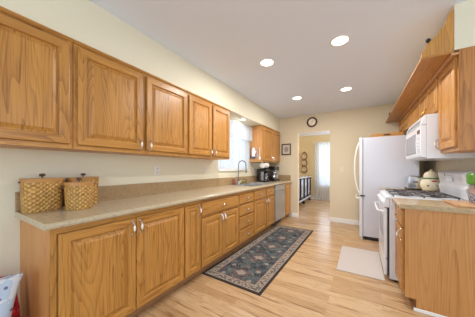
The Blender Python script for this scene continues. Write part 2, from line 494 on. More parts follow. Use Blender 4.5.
# ---- base cabinets, left wall
BF = .61; BZ = .875
GB = 'oak base cabinets under the long left counter'
D0, D1 = .115, .838
t = cabinet('base_cabinet', 'two-door oak base cabinet at the near end of the left counter, below the baskets', 'cabinet', 1, 0, BF, .41, 1.428, 0, BZ,
        [(.446, .916, D0, D1, .888, .765), (.921, 1.421, D0, D1, .95, .765)], toe=True, group=GB)
cabinet('base_cabinet', 'narrow single-door oak base cabinet in the left run, third door from the near end', 'cabinet', 1, 0, BF, 1.43, 1.671, 0, BZ,
        [(1.437, 1.66, D0, D1, 1.638, .765)], toe=True, group=GB, drawers=())
cabinet('base_cabinet', 'oak base cabinet with one wide drawer over two doors, left of the drawer stack', 'cabinet', 1, 0, BF, 1.673, 2.483, 0, BZ,
        [(1.683, 2.073, D0, .66, 2.048, .6), (2.081, 2.471, D0, .66, 2.106, .6)], [(1.683, 2.471, .69, D1, (2.077,))], toe=True, group=GB)
cabinet('base_cabinet', 'oak base cabinet made of four stacked drawers, left of the sink', 'cabinet', 1, 0, BF, 2.485, 2.963, 0, BZ,
        [], [(2.499, 2.943, .698, D1, True), (2.499, 2.943, .522, .672, True), (2.499, 2.943, .33, .497, True), (2.499, 2.943, D0, .305, True)], toe=True, group=GB)
cabinet('base_cabinet', 'oak sink base cabinet with two false fronts over two doors, beside the dishwasher', 'cabinet', 1, 0, BF, 2.965, 3.93, 0, BZ,
        [(2.99, 3.457, D0, .672, 3.43, .612), (3.504, 3.9, D0, .672, 3.53, .612)], [(2.99, 3.457, .698, D1, True), (3.504, 3.9, .698, D1, True)], toe=True, hollow=True, group=GB)
cabinet('base_cabinet', 'plain oak base cabinet between the dishwasher and the far wall', 'cabinet', 1, 0, BF, 4.56, 5.045, 0, BZ,
        [(4.6, 5.0, D0, D1, None, None)], toe=True, group=GB)

# ---- long counter
CY0 = .384; CT = .914
t = thing('countertop', 'long speckled beige laminate counter along the left wall with a low backsplash', 'counter', (.3, 2.7, .876))
sx0, sx1, sy0, sy1 = .13, .53, 3.10, 3.86
mb = MB()
nose = [(0, .876), (.636, .876), (.648, .882), (.652, .895), (.648, .908), (.636, .914), (0, .914)]
def nose_poly(xa): return [(xa, .876)] + nose[1:6] + [(xa, .914)]
mb.prism(nose_poly(0.001), 'y', CY0, sy0)
mb.prism(nose_poly(sx1), 'y', sy0, sy1); mb.box((0.001, sy0, .876), (sx0, sy1, .914))
mb.prism(nose_poly(0.001), 'y', sy1, YF - .001)
obj('worktop', mb, counter_m, t)
mb = MB(); mb.box((.001, CY0, .9145), (.02, YF - .002, 1.055)); mb.box((.02, YF - .02, .9145), (.62, YF - .002, 1.055))
obj('backsplash', mb, splash_m, t, bev=.003)

# ---- sink and tap
t = thing('sink', 'stainless double-bowl sink set in the left counter under the window', 'sink', (.33, 3.48, .80))
mb = MB(); rz = .918
def bowl(y0, y1):
    x0, x1 = sx0 + .03, sx1 - .025
    rs = []
    for ins, z in ((-.012, rz), (0, rz), (.006, rz - .012), (.012, .80), (.03, .785)):
        rs.append([(x0 + ins, y0 + ins, z), (x1 - ins, y0 + ins, z), (x1 - ins, y1 - ins, z), (x0 + ins, y1 - ins, z)])
    return MB().rings(rs, False, True)
ym = (sy0 + sy1) / 2
obj('bowl', bowl(sy0 + .03, ym - .012), steel, t, smooth=True); obj('bowl', bowl(ym + .012, sy1 - .03), steel, t, smooth=True)
mb = MB(); z0_, z1_ = .9146, .918
mb.box((sx0 - .012, sy0 - .012, z0_), (sx0 + .03, sy1 + .012, z1_)); mb.box((sx1 - .025, sy0 - .012, z0_), (sx1 + .012, sy1 + .012, z1_))
mb.box((sx0 + .03, sy0 - .012, z0_), (sx1 - .025, sy0 + .03, z1_)); mb.box((sx0 + .03, sy1 - .03, z0_), (sx1 - .025, sy1 + .012, z1_))
mb.box((sx0 + .03, ym - .012, z0_), (sx1 - .025, ym + .012, z1_))
obj('rim', mb, steel, t, bev=.001)
tapm = plain('dark_steel', (120, 120, 128), .25, .9)
t = thing('faucet', 'tall gooseneck steel faucet behind the sink', 'faucet', (.085, 3.36, .915))
obj('base', MB().lathe([(.03, 0.0002), (.03, .008), (.022, .02), (.018, .06), (.015, .065)], (.085, 3.36, .915), 18), steel, t, smooth=True)
pts = [(.085, 3.36, .97), (.085, 3.36, 1.2)]
for i in range(9):
    a = PI - PI * i / 8
    pts.append((.085 + .078 + .078 * math.cos(a), 3.36 + .02 * i / 8, 1.3 + .078 * math.sin(a)))
pts += [(.2415, 3.381, 1.24), (.242, 3.382, 1.20)]
obj('spout', MB().tube(pts, .009, 10), tapm, t, smooth=True)
obj('spray_head', MB().tube([(.242, 3.382, 1.205), (.243, 3.382, 1.14)], [.014, .017], 12), tapm, t, smooth=True)
obj('lever', MB().tube([(.1, 3.375, .96), (.115, 3.40, .985), (.118, 3.41, 1.01)], [.008, .006, .007], 8), steel, t, smooth=True)

# ---- dishwasher
dws = plain('satin_blue_steel', (176, 186, 202), .28, .8, noise=.05, nscale=3)
t = thing('dishwasher', 'stainless dishwasher built in under the far end of the left counter', 'dishwasher', (.3, 4.245, 0))
obj('cabinet_body', MB().box((.03, 3.935, .1), (.6, 4.555, .872), 0).box((.1, 3.94, .0005), (.54, 4.55, .1), 1), [dkgap, black_m], t)
obj('door', MB().box((.6005, 3.95, .115), (.632, 4.545, .745)), dws, t, bev=.005)
obj('control_panel', MB().box((.6005, 3.95, .752), (.634, 4.545, .865)), dws, t, bev=.006)

# ------------------------------------------------------------------ right side
XBF = 2.462
t = cabinet('base_cabinet', 'oak base cabinet at right, its broad plain side facing the camera', 'cabinet', -1, XR, 2.465, 2.275, 2.69, 0, BZ,
        [(2.3, 2.665, .125, .68, 2.33, .62)], [(2.3, 2.665, .705, .85, True)], toe=True, gold=False)
pan = MB().prism([(2.465, .1), (2.54, .1), (2.54, .001), (XR - .002, .001), (XR - .002, BZ - .001), (2.465, BZ - .001)], 'y', 2.262, 2.2745)
obj('end_panel', pan, oak_side, t)
cabinet('base_cabinet', 'oak base cabinet between the white range and the refrigerator', 'cabinet', -1, XR, 2.465, 3.475, 4.02, 0, BZ,
        [(3.5, 3.99, .125, .68, 3.53, .62)], [(3.5, 3.99, .705, .85, True)], toe=True)
def r_nose(y0, y1):
    return MB().prism([(XR - .001, .876), (2.434, .876), (2.423, .882), (2.42, .895), (2.423, .908), (2.434, .914), (XR - .001, .914)], 'y', y0, y1)
t = thing('countertop', 'short speckled tan counter at the near right, in front of the range', 'counter', (2.77, 2.47, .876))
obj('worktop', r_nose(2.235, 2.694), counter_r_m, t)
obj('backsplash', MB().box((XR - .02, 2.262, .9145), (XR - .001, 2.694, 1.02)), splash_m, t, bev=.003)
t = thing('countertop', 'speckled tan counter between range and refrigerator, under the toaster', 'counter', (2.77, 3.75, .876))
obj('worktop', r_nose(3.472, 4.035), counter_r_m, t)
obj('backsplash', MB().box((XR - .02, 3.472, .9145), (XR - .001, 4.035, 1.02)), splash_m, t, bev=.003)

# ---- uppers right
UF = 2.795
GR = 'oak wall cabinets on the right wall'
t = cabinet('wall_cabinet', 'oak upper cabinet at the near right end, its broad grained side facing the camera', 'cabinet', -1, XR, UF, 2.272, 2.69, UZ0, UZ1,
        [(2.292, 2.672, dz0, dz1, 2.645, 1.46)], group=GR)
obj('end_panel', MB().box((UF, 2.264, UZ0), (XR - .001, 2.2718, UZ1)), oak('oak_bold_veneer', 'z', (200, 138, 74), (134, 80, 36), .45, 30), t)
cabinet('wall_cabinet', 'short oak cabinet over the microwave with gold pulls', 'cabinet', -1, XR, UF, 2.693, 3.462, 1.772, UZ1,
        [(2.715, 3.07, 1.80, dz1, 3.04, 1.85), (3.085, 3.44, 1.80, dz1, 3.115, 1.85)], group=GR, gold=True)
cabinet('wall_cabinet', 'oak upper cabinet on the right wall between microwave and refrigerator', 'cabinet', -1, XR, UF, 3.464, 4.03, UZ0, UZ1,
        [(3.49, 4.0, dz0, dz1, 3.52, 1.46)], group=GR, gold=True)
cabinet('wall_cabinet', 'short oak cabinet above the refrigerator against the far wall', 'cabinet', -1, XR, UF, 4.032, 5.045, 1.83, UZ1,
        [(4.06, 4.52, 1.862, dz1, 4.49, 1.9), (4.54, 5.01, 1.862, dz1, 4.57, 1.9)], group=GR, gold=True)

# ---- ledge board with scrolled end
t = thing('plant_ledge', 'long oak ledge board above the right cabinets with a scrolled end piece', 'ledge', (2.67, 3.65, 2.14))
obj('board', MB().box((2.57, 2.262, 2.152), (2.769, 5.04, 2.171)), oak_y, t, bev=.003)
obj('support_molding', MB().box((2.752, 2.263, 2.134), (2.7945, 5.04, 2.1515)), oak('oak_pale_strip', 'y', (226, 176, 124), (180, 124, 76)), t, bev=.003)
sc = [(2.572, 2.172), (2.769, 2.172), (2.769, 2.505), (2.757, 2.498), (2.742, 2.49), (2.736, 2.462), (2.731, 2.43), (2.722, 2.405), (2.706, 2.385),
      (2.686, 2.362), (2.672, 2.337), (2.662, 2.32), (2.645, 2.305), (2.622, 2.285), (2.603, 2.262), (2.592, 2.235), (2.581, 2.22), (2.573, 2.2)]
obj('scrolled_end', MB().prism(sc, 'y', 2.268, 2.286), oak('oak_plain_sawn_end', 'z', (214, 160, 86), (150, 92, 40), .4, 16), t, bev=.002)
obj('knob', MB().lathe([(.001, 0), (.008, .001), (.006, .006), (.016, .016), (.018, .026), (.012, .036), (.001, .038)], (2.618, 2.277, 2.282), 14), black_m, t, smooth=True)
obj('peg', MB().lathe([(.012, 0), (.012, .02), (.018, .03), (.02, .06), (.012, .085), (.001, .09)], (2.60, 4.62, 2.1715), 12), darkwood, t, smooth=True)

# ---- microwave
t = thing('microwave', 'white over-the-range microwave hung under the short cabinet', 'microwave', (2.85, 3.08, 1.325))
MX = 2.652; my0, my1 = 2.698, 3.458
bd = MB().box((MX + .045, my0, 1.325), (XR - .002, my1, 1.769))
obj('body', bd, appl, t, bev=.006)
df = MB().prism([(MX + .0445, 1.34), (MX + .008, 1.34), (MX, 1.36), (MX - .004, 1.5), (MX, 1.64), (MX + .004, 1.665), (MX + .0445, 1.665)], 'y', my0 + .15, my1)
obj('door', df, appl, t, bev=.003)
obj('control_panel', MB().prism([(MX + .0445, 1.34), (MX + .008, 1.34), (MX, 1.36), (MX - .004, 1.5), (MX, 1.64), (MX + .004, 1.665), (MX + .0445, 1.665)], 'y', my0, my0 + .147), appl, t, bev=.003)
vg = MB().prism([(MX + .0445, 1.669), (MX + .004, 1.669), (MX + .012, 1.72), (MX + .03, 1.766), (MX + .0445, 1.768)], 'y', my0, my1)
vgo = obj('vent_grille', vg, appl, t, bev=.002)
g = MB()
for k in range(4):
    z = 1.68 + k * .013; x = MX + .0035 + k * .0015
    g.box((x, my0 + .05, z), (x + .004, my1 - .05, z + .004))
obj('louver', g, plain('grey_louver', (170, 172, 178), .5), vgo)
obj('door_window', MB().box((MX - .0075, my0 + .20, 1.39), (MX + .004, my1 - .06, 1.605)), plain('grey_microwave_window', (150, 150, 156), .25), t, bev=.004)
obj('display', MB().box((MX - .004, my0 + .03, 1.585), (MX + .008, my0 + .13, 1.625)), plain('dark_display', (60, 52, 46), .2), t)
g = MB()
for r in range(5):
    for c_ in range(3): g.box((MX - .006, my0 + .03 + c_ * .036, 1.39 + r * .036), (MX + .004, my0 + .056 + c_ * .036, 1.414 + r * .036))
obj('keypad', g, appl_side, t)
obj('maker_badge', MB().lathe([(.001, 0), (.011, 0), (.010, -.003), (.001, -.003)], (MX + .006, my1 - .12, 1.70), 14, 'x'), plain('gold_badge', (150, 110, 60), .3, .6), t)

# ---- range
t = thing('range', 'white gas range with black grates standing between the right counters', 'stove', (2.75, 3.08, 0))
ry0, ry1 = 2.70, 3.46; RX = 2.40
obj('body', MB().box((RX, ry0, .03), (XR - .02, ry1, .895), 0).box((RX + .05, ry0 + .03, .0005), (XR - .1, ry1 - .03, .03), 1), [appl, black_m], t, bev=.003)
obj('cooktop', MB().prism([(RX - .03, .896), (RX - .04, .905), (RX - .03, .914), (RX + .0, .92), (3.0, .92), (3.0, .896)], 'y', ry0 - .003, ry1 + .003), appl, t, bev=.003)
cp = MB().prism([(RX - .001, .80), (RX - .055, .80), (RX - .058, .83), (RX - .035, .893), (RX - .001, .895)], 'y', ry0, ry1)
cpo = obj('control_panel', cp, appl, t, bev=.004)
for k in range(5):
    yy = ry0 + .09 + k * .145
    n = Vector((-.94, 0, .34))
    c = Vector((RX - .048, yy, .848))
    obj('knob', MB().tube([c, c + n * .006, c + n * .024], [.021, .021, .016], 14), appl, cpo, smooth=True)
dr = obj('oven_door', MB().box((RX - .045, ry0 + .003, .24), (RX - .018, ry1 - .003, .79)), appl, t, bev=.008)
obj('door_gap_fill', MB().box((RX - .018, ry0 + .008, .06), (RX - .0005, ry1 - .008, .79)), dkgap, t)  # dark slab in the door gap, the gap's shade put into its colour
win = []
for k in range(24):
    a = 2 * PI * k / 24; s = lambda v, e=.35: (abs(v) ** e) * (1 if v > 0 else -1)
    win.append((3.08 + .24 * s(math.cos(a)), .54 + .12 * s(math.sin(a))))
obj('window', MB().prism(win, 'x', RX - .0475, RX - .04), plain('oven_glass', (150, 156, 164), .12), dr)
obj('handle', MB().tube([(RX - .045, ry0 + .05, .745), (RX - .085, ry0 + .055, .75), (RX - .097, ry0 + .09, .75), (RX - .099, 3.08, .75), (RX - .097, ry1 - .09, .75), (RX - .085, ry1 - .055, .75), (RX - .045, ry1 - .05, .745)], .012, 10), appl, dr, smooth=True)
obj('drawer', MB().box((RX - .045, ry0 + .003, .06), (RX - .018, ry1 - .003, .232)), appl, t, bev=.008)
bg = MB().prism([(3.001, .9205), (2.985, .925), (2.965, 1.03), (2.985, 1.05), (2.96, 1.165), (2.975, 1.188), (3.0, 1.195), (3.078, 1.195), (3.078, .9205)], 'y', ry0, ry1)
bgo = obj('backguard', bg, appl, t, bev=.006)
obj('clock', MB().box((2.958, 3.0, 1.09), (2.975, 3.16, 1.14)), plain('grey_clock_panel', (205, 206, 212), .3), bgo)
obj('maker_badge', MB().lathe([(.001, 0), (.014, 0), (.012, -.003), (.001, -.003)], (2.962, 3.22, 1.155), 14, 'x'), plain('bronze_badge', (110, 90, 70), .3, .5), bgo)
def grate(y0, y1, x0, x1):
    mb = MB(); z = .941; r = .0055
    def bar(a, b): mb.tube([a, b], r, 6)
    for yy in (y0, (y0 + y1) / 2, y1): bar((x0, yy, z), (x1, yy, z))
    for k in range(5):
        xx = x0 + (x1 - x0) * k / 4; bar((xx, y0, z), (xx, y1, z))
    for xx in (x0 + .006, x1 - .006, (x0 + x1) / 2):
        for yy in (y0, y1): bar((xx, yy, z), (xx, yy, .9215))
    for q in range(8):
        a = PI * q / 4
        for xc in (x0 + (x1 - x0) * .25, x0 + (x1 - x0) * .75):
            yc = (y0 + y1) / 2
            bar((xc + .03 * math.cos(a), yc + .03 * math.sin(a), z), (xc + .085 * math.cos(a), yc + .085 * math.sin(a), z))
    return mb
for a, b in ((ry0 + .03, ry0 + .35), (ry1 - .35, ry1 - .03)):
    obj('grate', grate(a, b, RX + .03, 2.94), iron_m, t, smooth=True)
for xc in (RX + .16, 2.80):
    for yc in (ry0 + .19, ry1 - .19):
        obj('burner', MB().lathe([(.05, .9205), (.05, .924), (.03, .926), (.03, .932), (.028, .934), (.001, .934)], (xc, yc, 0), 18), iron_m, t, smooth=True)

# ---- refrigerator
t = thing('refrigerator', 'tall white refrigerator with bottom freezer beyond the range', 'refrigerator', (2.55, 4.45, 0))
FX = 2.175; fy0, fy1 = 4.06, 4.86; FH = 1.765
obj('body', MB().box((FX, fy0, .06), (2.905, fy1, FH - .012)), appl_side, t, bev=.006)
obj('base_grille', MB().box((FX + .02, fy0 + .02, .0005), (2.88, fy1 - .02, .06)), black_m, t)
ud = obj('door', MB().box((2.118, fy0 - .002, .765), (FX - .006, fy1 + .002, FH)), appl, t, bev=.012)
fd = obj('freezer_door', MB().box((2.118, fy0 - .002, .03), (FX - .006, fy1 + .002, .748)), appl, t, bev=.012)
pts = []
for i in range(13):
    k = i / 12; pts.append((2.118 - .004 - .068 * math.sin(PI * k) ** .7, fy0 + .06, .80 + .88 * k))
obj('handle', MB().tube(pts, .013, 10), plain('cream_handle', (238, 234, 224), .3), ud, smooth=True)
obj('handle', MB().tube([(2.12, fy0 + .08, .70), (2.075, fy0 + .09, .70), (2.065, fy0 + .15, .70), (2.065, fy1 - .15, .70), (2.075, fy1 - .09, .70), (2.12, fy1 - .08, .70)], .013, 10), plain('cream_pull', (238, 234, 224), .3), fd, smooth=True)
obj('hinge', MB().box((2.13, fy0 - .014, .748), (FX + .03, fy0 + .03, .764)), plain('grey_hinge', (90, 88, 90), .4, .4), t)
obj('foot', MB().lathe([(.02, .0005), (.02, .02), (.012, .04)], (2.15, fy0 + .03, 0), 12), ceramic, t)

# box on top of the fridge
mb = MB(); bx0, bx1, by0, by1 = 2.30, 2.74, 4.2, 4.5
t = thing('wooden_tray', 'low wooden tray with a dark handle slot lying on top of the refrigerator', 'tray', (2.5, 4.35, FH - .0115))
zt = FH - .0115
def wallp(x0, y0, x1, y1, h=.075): return MB().box((x0, y0, zt), (x1, y1, zt + h))
s1_ = wallp(bx0, by0, bx1, by0 + .015); obj('side', s1_, oak_x, t, bev=.002)
obj('side', wallp(bx0, by1 - .015, bx1, by1), oak_x, t, bev=.002)
obj('end', wallp(bx0, by0 + .015, bx0 + .015, by1 - .015), oak_y, t); obj('end', wallp(bx1 - .015, by0 + .015, bx1, by1 - .015), oak_y, t)
obj('bottom', MB().box((bx0 + .015, by0 + .015, zt), (bx1 - .015, by1 - .015, zt + .01)), oak_x, t)
obj('handle_slot', MB().box((2.47, by0 - .003, zt + .035), (2.56, by0 + .002, zt + .055)), dkgap, t)

# ------------------------------------------------------------------ rugs
def rug_mat():
    m, t, b = new_mat('runner_pattern')
    tc = node(t, 'ShaderNodeTexCoord'); sp = node(t, 'ShaderNodeSeparateXYZ'); t.links.new(tc.outputs['Object'], sp.inputs[0])
    ax = mth(t, 'ABSOLUTE', sp.outputs[0]); ay = mth(t, 'ABSOLUTE', sp.outputs[1])
    hw, hl = .375, 1.18
    dx = mth(t, 'SUBTRACT', hw, ax); dy = mth(t, 'SUBTRACT', hl, ay); d = mth(t, 'MINIMUM', dx, dy)
    def band(lo, hi): return mth(t, 'MULTIPLY', mth(t, 'GREATER_THAN', d, lo), mth(t, 'LESS_THAN', d, hi))
    edge = srgb(62, 54, 52); cream = srgb(156, 143, 128); red = srgb(134, 92, 82); teal = srgb(84, 92, 94); navy = srgb(58, 62, 68); tan = srgb(132, 122, 112)
    v1 = node(t, 'ShaderNodeTexVoronoi'); v1.inputs['Scale'].default_value = 30; t.links.new(tc.outputs['Object'], v1.inputs['Vector'])
    v2 = node(t, 'ShaderNodeTexVoronoi'); v2.inputs['Scale'].default_value = 9; t.links.new(tc.outputs['Object'], v2.inputs['Vector'])
    n1 = node(t, 'ShaderNodeTexNoise'); n1.inputs['Scale'].default_value = 9; n1.inputs['Detail'].default_value = 3; t.links.new(tc.outputs['Object'], n1.inputs['Vector'])
    n2 = node(t, 'ShaderNodeTexNoise'); n2.inputs['Scale'].default_value = 40; n2.inputs['Detail'].default_value = 3; t.links.new(tc.outputs['Object'], n2.inputs['Vector'])
    field = mix(t, ramp(t, n1.outputs['Fac'], [(.42, (0, 0, 0)), (.55, (1, 1, 1))]), navy, teal)
    field = mix(t, mth(t, 'MULTIPLY', mth(t, 'LESS_THAN', v1.outputs['Distance'], .28), .55), field, tan)
    field = mix(t, mth(t, 'MULTIPLY', mth(t, 'LESS_THAN', v2.outputs['Distance'], .24), .5), field, red)
    # medallions along the centre line
    my = mth(t, 'SUBTRACT', mth(t, 'MULTIPLY', mth(t, 'FRACT', mth(t, 'ADD', mth(t, 'DIVIDE', sp.outputs[1], .46), .5)), .46), .23)
    md = mth(t, 'ADD', mth(t, 'MULTIPLY', ax, .9), mth(t, 'ABSOLUTE', my))
    wob = mth(t, 'ADD', md, mth(t, 'MULTIPLY', mth(t, 'SUBTRACT', n2.outputs['Fac'], .5), .14))
    def band2(v, lo, hi): return mth(t, 'MULTIPLY', mth(t, 'GREATER_THAN', v, lo), mth(t, 'LESS_THAN', v, hi))
    field = mix(t, mth(t, 'MULTIPLY', mth(t, 'LESS_THAN', wob, .065), .9), field, cream)
    field = mix(t, mth(t, 'MULTIPLY', band2(wob, .085, .105), .7), field, red)
    field = mix(t, mth(t, 'MULTIPLY', band2(wob, .15, .165), .5), field, cream)
    # side motifs
    mx = mth(t, 'SUBTRACT', ax, .17)
    my2 = mth(t, 'SUBTRACT', mth(t, 'MULTIPLY', mth(t, 'FRACT', mth(t, 'DIVIDE', sp.outputs[1], .23)), .23), .115)
    m2 = mth(t, 'ADD', mth(t, 'ABSOLUTE', mx), mth(t, 'ABSOLUTE', my2))
    field = mix(t, mth(t, 'MULTIPLY', band2(mth(t, 'ADD', m2, mth(t, 'MULTIPLY', n2.outputs['Fac'], .03)), .015, .05), .75), field, cream)
    bcol = mix(t, mth(t, 'MULTIPLY', mth(t, 'LESS_THAN', v1.outputs['Distance'], .3), .8), cream, red)
    bcol = mix(t, mth(t, 'MULTIPLY', mth(t, 'GREATER_THAN', n2.outputs['Fac'], .5), .7), bcol, navy)
    c = mix(t, band(.028, .118), field, bcol)
    c = mix(t, band(-.1, .028), c, edge)
    c = mix(t, band(.030, .040), c, cream); c = mix(t, band(.106, .116), c, cream)
    c = mix(t, band(.118, .126), c, red)
    t.links.new(c, b.inputs['Base Color']); b.inputs['Roughness'].default_value = .95; b.inputs['Specular IOR Level'].default_value = .1
    bp = node(t, 'ShaderNodeBump'); bp.inputs['Strength'].default_value = .3; bp.inputs['Distance'].default_value = .003
    n3 = node(t, 'ShaderNodeTexNoise'); n3.inputs['Scale'].default_value = 300; t.links.new(tc.outputs['Object'], n3.inputs['Vector'])
    t.links.new(n3.outputs['Fac'], bp.inputs['Height']); t.links.new(bp.outputs[0], b.inputs['Normal'])
    return m
def flat_rug(name, x0, x1, y0, y1, h, mat, label):
    mb = MB(); mb.box((x0, y0, .0006), (x1, y1, h), bev=h * .4)
    return tag(obj(name, mb, mat, org=((x0 + x1) / 2, (y0 + y1) / 2, 0)), label, 'rug')
rg = flat_rug('runner_rug', .58, 1.33, 1.75, 4.11, .009, rug_mat(), 'long oriental runner rug in slate blue and cream with a dark edge')
rg.rotation_euler.z = math.radians(-1.0)
mt = plain('pale_woven_cotton', (196, 187, 180), .95, spec=.1, noise=.05, nscale=90)
flat_rug('floor_mat', 1.885, 2.36, 2.68, 3.55, .008, mt, 'small pale grey woven mat on the floor in front of the white range')

# ------------------------------------------------------------------ lights in the ceiling
def recessed(x, y, z, label, power, grp, r=.075):
    t = thing('recessed_light', label, 'ceiling light', (x, y, z - .004), grp)
    obj('trim_ring', MB().lathe([(r, -.0002), (r + .022, -.0002), (r + .024, -.004), (r + .004, -.007), (r, -.004)], (x, y, z - .0005), 28, ring=True), white_trim, t, smooth=True)
    obj('lens', MB().lathe([(.001, -.0005), (r + .001, -.0005), (r + .001, -.003), (.001, -.0035)], (x, y, z - .0005), 28), lamp_m, t)
    l = bpy.data.lights.new('recessed_lamp', 'AREA'); l.shape = 'DISK'; l.size = r * 1.8; l.energy = power; l.color = (1, .97, .93)
    o = bpy.data.objects.new('recessed_lamp', l); C.objects.link(o); o.parent = t; o.location = (0, 0, -.008)
GL = 'recessed ceiling lights'
P_ = 18
recessed(1.148, 2.29, H, 'round recessed ceiling light, nearer one of the left pair', P_, GL)
recessed(1.952, 2.29, H, 'round recessed ceiling light, nearer one of the right pair and largest in view', P_, GL)
recessed(1.131, 3.735, H, 'round recessed ceiling light, farther one of the left pair, by the clock', 10, GL)
recessed(1.932, 3.735, H, 'round recessed ceiling light, farther one of the right pair', 10, GL)
recessed(.2, 3.33, SZ, 'small recessed light in the soffit underside over the sink window', 4, None, .05)

# ------------------------------------------------------------------ curtains
def pleated(axis, s0, s1, z0, z1, t, amp, n, drape=None, seed=1):
    rnd = random.Random(seed); ph = [rnd.uniform(-.6, .6) for _ in range(n * 2 + 2)]
    mb = MB(); cols = n * 10; rows = 14; G = []
    for j in range(rows + 1):
        v = j / rows; z = z0 + (z1 - z0) * v; row = []
        for i in range(cols + 1):
            u = i / cols; a = 2 * PI * n * u + ph[int(u * n)] * .5
            o = amp * (math.sin(a) + .35 * math.sin(2.3 * a + 1.3)) * (.55 + .45 * (1 - v))
            s = s0 + (s1 - s0) * u + .006 * math.sin(a * .5 + v * 2)
            zz = z + (drape(u) * (1 - v) if drape else 0)
            row.append(mb._v((t + o, s, zz) if axis == 'y' else (s, t + o, zz)))
        G.append(row)
    for j in range(rows):
        for i in range(cols): mb.face([G[j][i], G[j][i + 1], G[j + 1][i + 1], G[j + 1][i]])
    return mb
def rod(a, b, r, parent, m=None):
    return obj('rod', MB().tube([a, b], r, 8), m or white_trim, parent, smooth=True)
t = thing('curtain', 'white gathered valance over the top of the sink window', 'curtain', (.07, 3.33, 1.86))
obj('valance', pleated('y', 2.72, 3.955, 1.83, 2.14, .085, .014, 15, seed=2), valance_m, t, smooth=True)
rod((.085, 2.7, 2.12), (.085, 3.962, 2.12), .007, t)
t = thing('curtain', 'sheer white panel covering the left half of the sink window', 'curtain', (.03, 3.05, 1.22))
obj('sheer', pleated('y', 2.80, 3.30, 1.225, 1.87, .03, .010, 6, seed=4), sheer_m, t, smooth=True)
rod((.03, 2.79, 1.865), (.03, 3.365, 1.865), .005, t)
t = thing('curtain', 'sheer white panel covering the right half of the sink window', 'curtain', (.03, 3.7, 1.22))
obj('sheer', pleated('y', 3.42, 3.95, 1.225, 1.87, .03, .010, 6, seed=5), sheer_m, t, smooth=True)
rod((.03, 3.37, 1.865), (.03, 3.958, 1.865), .005, t)
t = thing('curtain', 'floor-length white sheer curtain seen through the doorway', 'curtain', (1.2, 8.22, .04))
obj('sheer', pleated('x', .60, 1.30, .03, 2.23, 8.24, .022, 9, seed=7), sheer_m, t, smooth=True)
obj('sheer', pleated('x', 1.36, 1.95, .03, 2.23, 8.24, .022, 8, seed=8), sheer_m, t, smooth=True)
rod((.55, 8.24, 2.235), (2.0, 8.24, 2.235), .01, t)

# ------------------------------------------------------------------ things on the far wall
t = thing('wall_clock', 'round dark-rimmed wall clock above the doorway', 'clock', (1.14, YF, 2.35))
cc = (1.14, YF - .001, 2.345)
obj('rim', MB().lathe([(.082, 0), (.12, 0), (.124, -.012), (.112, -.022), (.095, -.024), (.084, -.016)], cc, 32, 'y', ring=True), darkwood, t, smooth=True)
obj('dial', MB().lathe([(.001, -.0005), (.0835, -.0005), (.0835, -.012), (.001, -.013)], cc, 32, 'y'), plain('cream_dial', (246, 232, 214), .5), t)
mb = MB()
for k in range(12):
    a = 2 * PI * k / 12
    mb.tube([(cc[0] + .062 * math.sin(a), cc[1] - .0145, cc[2] + .062 * math.cos(a)), (cc[0] + .074 * math.sin(a), cc[1] - .0145, cc[2] + .074 * math.cos(a))], .0022, 5)
obj('hour_marks', mb, darkwood, t)
mb = MB().tube([(cc[0], cc[1] - .017, cc[2]), (cc[0] + .03, cc[1] - .017, cc[2] + .035)], .003, 5); obj('hand', mb, darkwood, t)
mb = MB().tube([(cc[0], cc[1] - .018, cc[2]), (cc[0] - .02, cc[1] - .018, cc[2] - .06)], .0022, 5); obj('hand', mb, darkwood, t)

t = thing('framed_picture', 'small dark-framed portrait drawing on the wall left of the doorway', 'picture', (.503, YF, 1.57))
x0, x1, z0, z1 = .385, .627, 1.575, 1.862; w = .026
mb = MB(); yb, yf = YF - .001, YF - .02
mb.box((x0, yb, z0), (x0 + w, yf, z1)); mb.box((x1 - w, yb, z0), (x1, yf, z1)); mb.box((x0 + w, yb, z0), (x1 - w, yf, z0 + w)); mb.box((x0 + w, yb, z1 - w), (x1 - w, yf, z1))
obj('frame', mb, plain('dark_frame', (74, 52, 40), .4), t)
obj('mat', MB().box((x0 + w, yb, z0 + w), (x1 - w, YF - .008, z1 - w)), plain('picture_mat', (206, 194, 178), .7), t)
mb = MB(); q = []
for k in range(20):
    a = 2 * PI * k / 20; q.append((.506 + .055 * math.cos(a), 1.715 + .075 * math.sin(a)))
mb.prism(q, 'y', YF - .008, YF - .0095)
obj('drawing', mb, plain('sketch_grey', (150, 136, 128), .8, noise=.35, nscale=30), t)

beige_plate = plain('beige_plate', (226, 214, 190), .4)
def switch_plate(x, y, z, face, label, kind, parent=None):
    t = thing(kind, label, 'outlet' if kind == 'wall_outlet' else 'switch', (x, y, z - .057))
    m = MB()
    if face == 'x': m.box((x + .0005, y - .036, z - .057), (x + .006, y + .036, z + .057))
    else: m.box((x - .036, y - .0005, z - .057), (x + .036, y - .006, z + .057))
    obj('plate', m, ceramic if face == 'x' else beige_plate, t, bev=.002)
    if face == 'x':
        for s in ((-.024, .024) if kind == 'wall_outlet' else (0,)):
            obj('socket' if kind == 'wall_outlet' else 'toggle', MB().box((x + .006, y - .014, z + s - .013), (x + .008, y + .014, z + s + .013)), plain('socket_grey', (205, 205, 210), .4), t)
    else:
        obj('toggle', MB().box((x - .007, y - .006, z - .014), (x + .007, y - .013, z + .014)), beige_plate, t)
switch_plate(0, 1.571, 1.20, 'x', 'white wall outlet above the left counter to the right of the baskets', 'wall_outlet')
switch_plate(0, 2.46, 1.20, 'x', 'white switch plate on the left wall just before the sink window', 'wall_outlet')
switch_plate(1.78, YF, 1.2, 'y', 'beige light switch on the far wall between doorway and refrigerator', 'light_switch')

